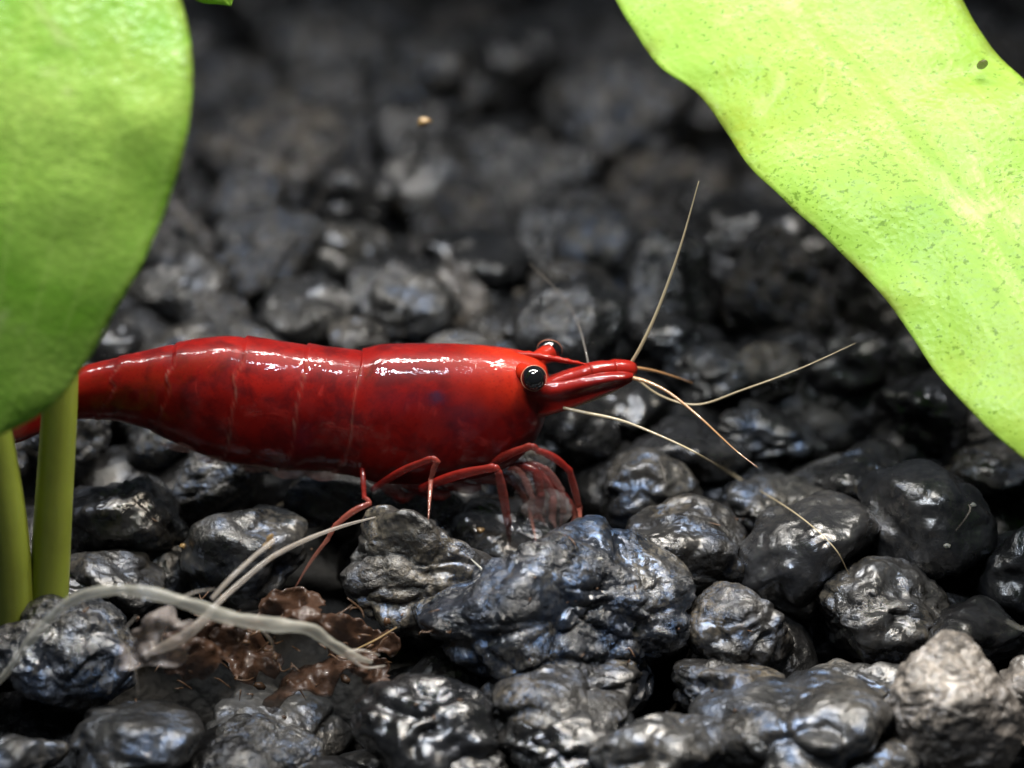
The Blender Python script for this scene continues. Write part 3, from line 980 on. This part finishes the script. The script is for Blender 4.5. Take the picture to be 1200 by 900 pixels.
# ------------------------------------------------------------------ plants
def leaf_mat(name, bright, deep, ochre, speck, speck_scale, trans, gloss_bump, veins=0.12, gloss=0.12):
    t = NT(name)
    co = t.coords()
    n1 = t.noise(co, 1.6, 5, 0.6, 0.4)
    n2 = t.noise(co, 5.5, 5, 0.65)
    col = t.mix(t.ramp(n1, [(0.35, 0.0), (0.68, 1.0)]), deep, bright)
    col = t.mix(t.math('MULTIPLY', t.ramp(n2, [(0.55, 0.0), (0.75, 1.0)]), 0.35), col, ochre)
    # fine length-wise and cross veins
    u, vv = t.attr('leaf_u'), t.attr('leaf_v')
    vein = t.math('SINE', t.math('ADD', t.math('MULTIPLY', vv, 46.0), t.math('MULTIPLY', n2, 2.5)))
    col = t.mix(t.math('MULTIPLY', t.ramp(vein, [(0.80, 0.0), (1.0, 1.0)]), veins), col, (0.52, 0.72, 0.16))
    cross = t.math('SINE', t.math('ADD', t.math('MULTIPLY', t.math('ADD', u, t.math('MULTIPLY', t.math('ABSOLUTE', t.math('SUBTRACT', vv, 0.5)), 0.22)), 120.0), t.math('MULTIPLY', n2, 6.0)))
    col = t.mix(t.math('MULTIPLY', t.ramp(cross, [(0.86, 0.0), (1.0, 1.0)]), veins * 0.6), col, tuple(c * 0.55 for c in deep))
    # algae specks: short strokes
    mp = t.n('Mapping')
    t.set(mp, 'Vector', co); mp.inputs['Rotation'].default_value = (0.3, 0.6, 0.35); mp.inputs['Scale'].default_value = (1.0, 1.4, 1.25)
    sn = t.noise(mp.outputs[0], speck_scale * 1.25, 2, 0.6)
    sn2 = t.noise(co, speck_scale * 2.6, 2, 0.5)
    dens = t.ramp(t.noise(co, 2.2, 3), [(0.30, 0.0), (0.65, 1.0)])
    thr = t.math('MULTIPLY_ADD', dens, 0.085, 0.008)
    dot = t.ramp(t.math('ADD', sn, thr), [(0.665, 0.0), (0.715, 1.0)])
    dot2 = t.ramp(t.math('ADD', sn2, thr), [(0.735, 0.0), (0.77, 1.0)])
    col = t.mix(t.math('MULTIPLY', t.math('MAXIMUM', dot, dot2), speck), col, (0.10, 0.20, 0.008))
    # broad ochre film of algae
    col = t.mix(t.math('MULTIPLY', t.math('MULTIPLY', t.ramp(t.noise(co, 0.9, 2), [(0.44, 0.0), (0.60, 1.0)]), t.ramp(t.noise(co, 13, 5, 0.75), [(0.35, 0.0), (0.65, 1.0)])), 0.95 * speck), col, ochre)
    # pale tan patches painted in for the lamp's whitish glare
    col = t.mix(t.math('MULTIPLY', t.ramp(t.noise(co, 2.9, 4, 0.6, 0.6), [(0.62, 0.0), (0.72, 1.0)]), 0.5), col, (0.55, 0.60, 0.26))
    # uneven darker tint along the blade margin
    edge = t.ramp(t.math('ABSOLUTE', t.math('SUBTRACT', vv, 0.5)), [(0.455, 0.0), (0.50, 1.0)])
    col = t.mix(t.math('MULTIPLY', edge, t.ramp(n2, [(0.40, 0.0), (0.6, 0.8)])), col, (0.14, 0.16, 0.02))
    fine = t.voro(co, 38)
    nb = t.bump(t.math('ADD', t.math('MULTIPLY', n2, 0.8), t.math('MULTIPLY', fine.outputs['Distance'], 0.22)), gloss_bump, 0.03)
    b = t.n('BsdfPrincipled')
    t.set(b, 'Base Color', col); t.set(b, 'Roughness', 0.5); t.set(b, 'Normal', nb); t.set(b, 'Specular IOR Level', 0.25)
    t.set(b, 'Coat Weight', gloss); t.set(b, 'Coat Roughness', 0.22); t.set(b, 'Coat Normal', nb)
    tl = t.n('BsdfTranslucent')
    t.set(tl, 'Color', t.mix(1.0, col, (0.9, 1.0, 0.55), 'MULTIPLY'))
    mx = t.n('MixShader')
    t.set(mx, 0, trans)
    t.t.links.new(b.outputs[0], mx.inputs[1]); t.t.links.new(tl.outputs[0], mx.inputs[2])
    return t.surf(mx)


M_LEAF_R = leaf_mat('leaf_bright', (0.29, 0.47, 0.064), (0.22, 0.405, 0.044), (0.26, 0.32, 0.010), 0.8, 34, 0.35, 0.2)
M_LEAF_L = leaf_mat('leaf_green', (0.47, 0.66, 0.13), (0.22, 0.48, 0.035), (0.36, 0.46, 0.05), 0.3, 20, 0.5, 0.4, 0.28, 0.45)
M_STEM = simple('stem_green', (0.30, 0.36, 0.05), 0.4, 0.25, 0.7, bump=0.08, bscale=9)


def make_leaf(parent, L, R, depth, mat, base, nu=110, nv=48, thick=0.018, wave=0.03, cup=0.06, seed=3):
    """L, R: paired outline rows (pixels); depth(px, py) gives where in the tank each point lies."""
    A, B = spline(L, nu), spline(R, nu)
    top = []
    for i in range(nu):
        for j in range(nv):
            s = j / (nv - 1)
            px, py = A[i] * (1 - s) + B[i] * s
            p = at_y(px, py, depth(px, py))
            top.append((p.x, p.y, p.z))
    P = np.array(top)
    g = P.reshape(nu, nv, 3)
    du = np.gradient(g, axis=0); dv = np.gradient(g, axis=1)
    N = np.cross(dv, du); N /= np.linalg.norm(N, axis=2)[:, :, None] + 1e-9
    flip = np.sign(-(N[:, :, 1].mean())) or 1
    N *= flip
    s = np.linspace(0, 1, nv)[None, :]
    bulge = cup * (1 - (2 * s - 1) ** 2) - 0.006 * np.exp(-((s - 0.5) / 0.04) ** 2)
    wv = wave * fbm(P * 1.9 + seed, 4, 3).reshape(nu, nv) * (0.35 + 0.65 * np.abs(2 * s - 1))
    g = g + N * (bulge + wv)[:, :, None]
    rim = np.minimum(1, np.minimum(s, 1 - s) / 0.03)
    t2 = thick * (0.25 + 0.75 * rim)
    back = g - N * t2[:, :, None]
    V = np.vstack([g.reshape(-1, 3), back.reshape(-1, 3)])
    K = nu * nv
    F = []
    for i in range(nu - 1):
        for j in range(nv - 1):
            a = i * nv + j
            F.append([a, a + 1, a + nv + 1, a + nv]); F.append([K + a, K + a + nv, K + a + nv + 1, K + a + 1])
    for i in range(nu - 1):
        for j in (0, nv - 1):
            a = i * nv + j
            F.append([a, a + nv, K + a + nv, K + a] if j == 0 else [a + nv, a, K + a, K + a + nv])
    for j in range(nv - 1):
        for i in (0, nu - 1):
            a = i * nv + j
            F.append([a + 1, a, K + a, K + a + 1] if i == 0 else [a, a + 1, K + a + 1, K + a])
    me = mesh('leaf', V - np.array(base[:]), F, mat)
    uu = np.repeat(np.linspace(0, 1, nu), nv); vv = np.tile(np.linspace(0, 1, nv), nu)
    add_attr(me, 'leaf_u', np.tile(uu, 2)); add_attr(me, 'leaf_v', np.tile(vv, 2))
    return obj('leaf', me, parent)


def stem_part(parent, base, pts, rad, wob=0.0, name='stem', mat=None, n=50, sides=16):
    v, f = tube_geo(pts, rad, n, sides)
    return obj(name, mesh(name, v - np.array(base[:]), f, mat or M_STEM), parent)


# plant whose big blade hangs down beside the shrimp's tail
baseA = on_ground(30, 712, 0.0)
plantA = thing('aquatic_plant', baseA, 'green plant with a broad hanging leaf and two upright stems beside the shrimp tail', 'plant')
RL = [(30, -330), (110, -240), (170, -130), (198, -50), (212, 0), (222, 42), (226, 92), (221, 150), (204, 215), (171, 300), (141, 355), (102, 425), (62, 475), (28, 499), (-6, 513)]
LL = [(10, -330), (-60, -240), (-120, -150), (-160, -60), (-185, 0), (-205, 60), (-215, 120), (-218, 180), (-212, 240), (-195, 310), (-170, 370), (-135, 425), (-95, 470), (-55, 500), (-14, 513)]
leafdepth = lambda px, py: -1.20 + 1.15 * (max(0.0, 540 - py) / 880.0) ** 2.1
make_leaf(plantA, LL, RL, leafdepth, M_LEAF_L, baseA, cup=0.05, wave=0.035, seed=8)
p0 = on_ground(54, 716, -0.1); p0.y = max(p0.y, -0.85)
s1 = [at_y(54, 724, -0.62), at_y(57, 690, -0.62), at_y(63, 590, -0.60), at_y(71, 450, -0.56), at_y(76, 250, -0.50), at_y(66, 20, -0.40), at_y(40, -200, -0.30), at_y(22, -328, -0.27)]
stem_part(plantA, baseA, s1, [0.075, 0.072, 0.067, 0.062, 0.055, 0.05, 0.045, 0.04])
s2 = [at_y(14, 724, -0.66), at_y(12, 690, -0.66), at_y(6, 610, -0.66), at_y(-6, 520, -0.64), at_y(-30, 380, -0.6), at_y(-40, 150, -0.45), at_y(60, -90, -0.2), at_y(160, -138, -0.1)]
stem_part(plantA, baseA, s2, [0.085, 0.082, 0.078, 0.07, 0.06, 0.05, 0.045, 0.035])
# small blade on the second stem, just dipping into view
make_leaf(plantA, [(150, -135), (170, -80), (200, -30), (228, 0), (262, 5)], [(170, -150), (230, -130), (270, -80), (282, -30), (268, 4)], lambda px, py: -0.1 + 0.002 * (px - 150), M_LEAF_L, baseA, 40, 18, cup=0.03)

# plant whose bright blade leans in from the other side
baseB = on_ground(1365, 760, 0.0)
plantB = thing('aquatic_plant', baseB, 'bright yellow green speckled leaf leaning over the gravel ahead of the shrimp', 'plant')
LR = [(770, -420), (690, -330), (655, -230), (662, -130), (695, -50), (722, 0), (741, 32), (774, 78), (816, 107), (850, 150), (880, 196), (930, 246), (980, 290), (1021, 331), (1061, 381), (1102, 441), (1150, 495), (1200, 538), (1255, 590), (1310, 650), (1345, 690)]
RR = [(790, -420), (880, -370), (960, -290), (1030, -190), (1085, -80), (1128, 0), (1143, 26), (1160, 50), (1179, 72), (1201, 96), (1226, 124), (1252, 160), (1280, 200), (1308, 246), (1334, 300), (1354, 360), (1368, 430), (1376, 500), (1378, 570), (1370, 640), (1352, 690)]
nrm = Vector((-0.10, -0.66, 0.74)).normalized()
q0 = at_y(1010, 260, 0.05)


def planeB(px, py):
    d = ray(px, py)
    return (CAM + d * ((q0 - CAM).dot(nrm) / d.dot(nrm))).y


make_leaf(plantB, LR, RR, planeB, M_LEAF_R, baseB, nu=150, nv=60, cup=0.07, wave=0.03, seed=21)
tipB = at_y(1348, 688, planeB(1348, 688))
stem_part(plantB, baseB, [tipB, tipB.lerp(baseB, 0.5) + Vector((0.06, 0, 0)), baseB - Vector((0, 0, 0.1))], [0.05, 0.06, 0.075])

# ------------------------------------------------------------------ roots, flakes and bits
M_ROOT = simple('root_pale', (0.56, 0.54, 0.46), 0.35, 0.4, 0.2, alpha=0.60, bump=0.2, bscale=14)
M_ROOT2 = simple('root_glassy', (0.50, 0.44, 0.38), 0.2, 0.8, 0.2, alpha=0.58, bump=0.2, bscale=18)
M_FLAKE = simple('flake_brown', (0.060, 0.027, 0.013), 0.5, 0.2, 0.0, alpha=0.42, bump=0.6, bscale=16)
M_FILM = simple('film_grey', (0.42, 0.36, 0.33), 0.35, 0.3, 0.2, alpha=0.75, bump=0.3, bscale=10)
M_TAN = simple('grain_tan', (0.24, 0.15, 0.055), 0.5, 0.2, 0.2, bump=0.3, bscale=20)


def strand(name, spec, mat, label, cat='root', n=80, sides=12, flat=1.0, wob=0.0, group=None, thin=0.66):
    pts = [at_y(a, b, y) for a, b, y, r in spec]
    v, f = tube_geo(pts, [r * thin * 14.2 * PXU for *_, r in spec], n, sides, flat, wob)
    c = Vector(v.mean(0))
    o = obj(name, mesh(name, v - np.array(c[:]), f, mat), None, c)
    return tag(o, label, cat, group)


strand('pale_root', [(-20, 815, -1.05, 4), (8, 788, -1.08, 6), (40, 745, -1.10, 8), (80, 706, -1.12, 9), (125, 692, -1.14, 10), (175, 695, -1.16, 11), (225, 709, -1.16, 12), (270, 724, -1.14, 13), (320, 732, -1.10, 13), (362, 737, -1.06, 11), (385, 752, -1.03, 10), (412, 768, -1.0, 9), (436, 776, -0.98, 3)],
       M_ROOT, 'pale cream root arching over the dark hollow to a frayed end', wob=0.10, flat=0.7, n=140)
strand('glassy_root', [(168, 768, -1.05, 5), (205, 752, -1.02, 11), (232, 733, -1.0, 9), (255, 707, -0.95, 6), (285, 680, -0.85, 5), (320, 652, -0.75, 5), (360, 632, -0.6, 4.5), (400, 617, -0.5, 3.5), (440, 606, -0.42, 1.5)],
       M_ROOT2, 'long glassy root rising from the pale root towards the gnarled stone', flat=0.7, wob=0.06)
strand('glassy_root', [(248, 702, -0.96, 4), (270, 678, -0.92, 4.5), (298, 652, -0.85, 4), (318, 636, -0.8, 4.5), (322, 631, -0.78, 2)],
       M_ROOT2, 'short stiff glassy root with a broken amber tip beside the long one', flat=0.7)
for sp, lb in [([(95, 702, -1.12, 2.2), (104, 724, -1.12, 1.6), (100, 748, -1.10, 0.6)], 'fine rootlet dropping from the arch of the cream root'),
               ([(205, 705, -1.16, 2.4), (228, 694, -1.14, 1.6), (252, 690, -1.1, 0.6)], 'fine rootlet lifting off the middle of the cream root'),
               ([(300, 732, -1.10, 2.6), (318, 752, -1.06, 1.7), (322, 778, -1.02, 0.6)], 'fine rootlet reaching down into the hollow'),
               ([(405, 764, -1.0, 4), (425, 762, -0.99, 2.2), (445, 768, -0.97, 0.8)], 'upper pale fray at the end of the cream root'),
               ([(408, 770, -1.0, 4), (428, 782, -1.0, 2.2), (452, 780, -0.98, 0.8)], 'lower pale fray at the end of the cream root'),
               ([(128, 812, -1.2, 0.8), (135, 780, -1.2, 1.3), (144, 742, -1.2, 1.3), (160, 722, -1.18, 1.0)], 'fine clear hair hanging from the pale root over the wet stone'),
               ([(150, 758, -1.2, 0.8), (158, 785, -1.22, 1.2), (162, 812, -1.22, 0.8)], 'short clear hair dangling in front of the dark hollow')]:
    strand('root_hair', sp, M_ROOT2, lb, 'root', 30, 8)
strand('fine_strand', [(232, 412, 1.6, 0.5), (300, 333, 1.9, 0.7), (350, 270, 2.1, 0.8), (392, 206, 2.3, 0.6), (400, 190, 2.35, 0.4)], M_ANTF, 'faint thin strand slanting up from the gravel behind the shrimp', 'strand', 40, 8)
strand('fibre', [(1120, 622, -0.62, 0.6), (1131, 608, -0.62, 1.0), (1137, 597, -0.6, 1.2), (1135, 591, -0.58, 0.8)], M_ANTF, 'pale curled fibre stuck to the big dark rounded stone', 'fibre', 24, 8)
strand('fibre', [(764, 530, -0.02, 0.7), (775, 545, -0.05, 1.0), (780, 565, -0.1, 0.8)], M_ANTF, 'pale hooked fibre on the slate stone beyond the front legs', 'fibre', 24, 8)
strand('fibre', [(552, 655, -0.55, 1.2), (566, 668, -0.6, 1.8), (582, 682, -0.62, 0.8)], M_ROOT, 'tan fibre between the gnarled stone and the craggy one', 'fibre', 24, 8)
strand('fibre', [(465, 735, -0.75, 1.0), (440, 750, -0.78, 1.6), (415, 762, -0.8, 1.0)], M_TAN, 'thin brown stalk lying across the crumpled flakes', 'fibre', 24, 8)
strand('fibre', [(1180, 728, -1.3, 0.9), (1196, 736, -1.3, 1.3), (1215, 740, -1.3, 0.8)], M_ROOT, 'pale hair beside the smooth jet black stone', 'fibre', 24, 8)


def flake(px, py, y, w, h, seed, mat, label, tilt, name='leaf_flake', cat='flake', amp=0.08):
    nu, nv = 34, 26
    rs_ = np.random.RandomState(seed)
    c = at_y(px, py, y)
    sx, sz = w * 14.2 * PXU, h * 14.2 * PXU
    o_ = rs_.uniform(-30, 30, 3)
    u, vv = np.meshgrid(np.linspace(-1, 1, nu), np.linspace(-1, 1, nv), indexing='ij')
    ang = np.arctan2(vv, u)
    mx = np.maximum(np.abs(u), np.abs(vv))
    circ = mx
    rag = 0.72 + 0.30 * vnoise(np.stack([np.cos(ang).ravel() * 1.6, np.sin(ang).ravel() * 1.6, 0 * ang.ravel()], 1) + o_, 5).reshape(u.shape) + 0.06 * vnoise(np.stack([np.cos(ang).ravel() * 5, np.sin(ang).ravel() * 7, 0 * ang.ravel()], 1) + o_, 6).reshape(u.shape)
    X = np.cos(ang) * circ * rag * sx / 2
    Z = np.sin(ang) * circ * rag * sz / 2
    p = np.stack([X.ravel(), Z.ravel(), 0 * X.ravel()], 1)
    Y = amp * (fbm(p * 6 + o_, 9, 4) + 0.7 * (0.4 - np.abs(vnoise(p * 9 + o_, 14)))).reshape(u.shape)
    top = np.stack([X.ravel(), Y.ravel(), Z.ravel()], 1)
    back = top + np.array([0, 0.010, 0])
    R = np.array(Euler(tilt).to_matrix())
    V = np.vstack([top, back]) @ R.T
    K = nu * nv
    F = []
    for i in range(nu - 1):
        for j in range(nv - 1):
            a = i * nv + j
            F.append([a, a + 1, a + nv + 1, a + nv]); F.append([K + a, K + a + nv, K + a + nv + 1, K + a + 1])
    ring = [i * nv for i in range(nu)] + [(nu - 1) * nv + j for j in range(1, nv)] + [i * nv + nv - 1 for i in range(nu - 2, -1, -1)] + [j for j in range(nv - 2, 0, -1)]
    for a, b in zip(ring, ring[1:] + ring[:1]): F.append([a, b, K + b, K + a])
    o = obj(name, mesh(name, V, F, mat), None, c)
    return tag(o, label, cat)


flake(238, 760, -0.90, 130, 85, 1, M_FLAKE, 'crumpled brown leaf flake caught under the crossing roots', (-0.8, 0.2, 0.3), amp=0.11)
flake(335, 714, -0.66, 125, 75, 2, M_FLAKE, 'reddish brown leaf flake behind the pale root', (-0.9, -0.2, 0.1), amp=0.10)
flake(415, 742, -0.66, 150, 75, 3, M_FLAKE, 'ragged brown leaf flake at the foot of the gnarled stone', (-1.0, 0.25, -0.2), amp=0.11)
flake(440, 780, -0.86, 75, 44, 4, M_FLAKE, 'frayed brown scrap at the end of the pale root', (-0.6, 0.5, 0.4))
flake(360, 795, -0.72, 150, 70, 5, M_FLAKE, 'dark brown leaf scrap down inside the hollow', (-1.0, -0.2, 0.2), amp=0.10)
flake(292, 762, -0.70, 120, 90, 9, M_FLAKE, 'dark curled leaf scrap in the middle of the hollow', (-0.9, 0.3, -0.4), amp=0.12)
flake(190, 748, -1.06, 120, 78, 6, M_FILM, 'greyish transparent film clinging to the roots', (-0.5, -0.3, 0.2), 'film', 'film')
flake(640, 598, 0.02, 70, 60, 7, M_FILM, 'filmy scrap held between the shrimp front claws', (-0.2, 0.1, 0.2), 'film', 'film', 0.03)
flake(317, 637, -0.80, 18, 24, 8, M_TAN, 'amber crumb on the tip of the short glassy root', (-0.4, 0.6, 0.2), 'crumb', 'crumb', 0.02)


def crumb(px, py, sz, mat, label, seed):
    p = hit(px, py, 1.0)
    d, f = ico(3)
    rr = 1 + 0.35 * vnoise(d * 1.8 + seed, seed)
    v = d * rr[:, None] * np.array([sz, sz * 0.8, sz * 0.7]) * 14.2 * PXU
    o = obj('crumb', mesh('crumb', v, f, mat), None, p)
    return tag(o, label, 'crumb')


crumb(497, 142, 8, M_TAN, 'tan grain on the large dim block far behind the shrimp', 3)
sp_ = at_y(1151, 88, planeB(1151, 88)) + nrm * 0.075
d_, f_ = ico(3)
o = obj('seed', mesh('seed', d_ * np.array([0.018, 0.012, 0.026]), f_, M_FLAKE), None, sp_)
o.rotation_euler = (0.6, 0.5, 0.2)
tag(o, 'tiny dark brown seed stuck on the bright leaf', 'seed')
crumb(703, 655, 3.2, M_ROOT, 'round pale grain on the upper slope of the craggy stone', 4)
crumb(563, 622, 5, M_TAN, 'amber grain in the shade beside a middle leg', 5)
crumb(1140, 592, 4, M_ROOT, 'pale grain beside the curled fibre', 6)
crumb(1110, 640, 4, M_ROOT, 'small pale grain below the curled fibre', 7)
crumb(635, 880, 5, M_ROOT, 'small pale grain on the knobbly sheened stone', 8)
crumb(215, 640, 4, M_TAN, 'small tan grain on stone below the belly', 9)

# loose rot and hair-fine fibres lying in the hollow and among the front stones
V, F, nv = [], [], 0
BV2 = bvh_of([q[0] for q in STONES])
for k in range(150):
    if k % 3 == 0: continue
    if k < 95:
        px, py = rng.gauss(330, 85), rng.gauss(752, 30)
    else:
        px, py = rng.uniform(150, 900), rng.uniform(600, 860)
    p = hit(px, py, -0.75)
    if k < 95: p = at_y(px, py, min(max(p.y, -0.95), -0.6))
    p = p + (CAM - p).normalized() * 0.008
    if rng.random() < 0.6:
        a = Vector((rng.uniform(-1, 1), rng.uniform(-0.5, 0.5), rng.uniform(-0.6, 0.6))).normalized() * rng.uniform(0.015, 0.05) * (1 if k < 95 else 0.5)
        b = Vector((rng.uniform(-1, 1), rng.uniform(-1, 1), rng.uniform(-1, 1))) * 0.018
        v, f = tube_geo([p - a, p + b, p + a], [0.0022, 0.0034, 0.001], 9, 5)
    else:
        d, f0 = ico(1)
        e = np.array([rng.uniform(0.008, 0.03), rng.uniform(0.004, 0.012), rng.uniform(0.005, 0.016)]) * (1 if k < 95 else 0.45)
        v = (d * e * (1 + 0.4 * vnoise(d * 2 + k, k)[:, None])) @ np.array(Euler((rng.uniform(-1, 1), rng.uniform(-1, 1), rng.uniform(0, 3))).to_matrix()).T + np.array(p[:])
        f = f0
    V.append(v); F += [[i + nv for i in q] for q in f]; nv += len(v)
M_ROT = simple('rot_brown', (0.085, 0.042, 0.018), 0.45, 0.3, 0.0, alpha=0.15, bump=0.4, bscale=22)
o = obj('debris', mesh('debris', np.vstack(V), F, M_ROT))
tag(o, 'fine brown plant rot scattered in the hollow below the roots', 'debris', None, 'stuff')
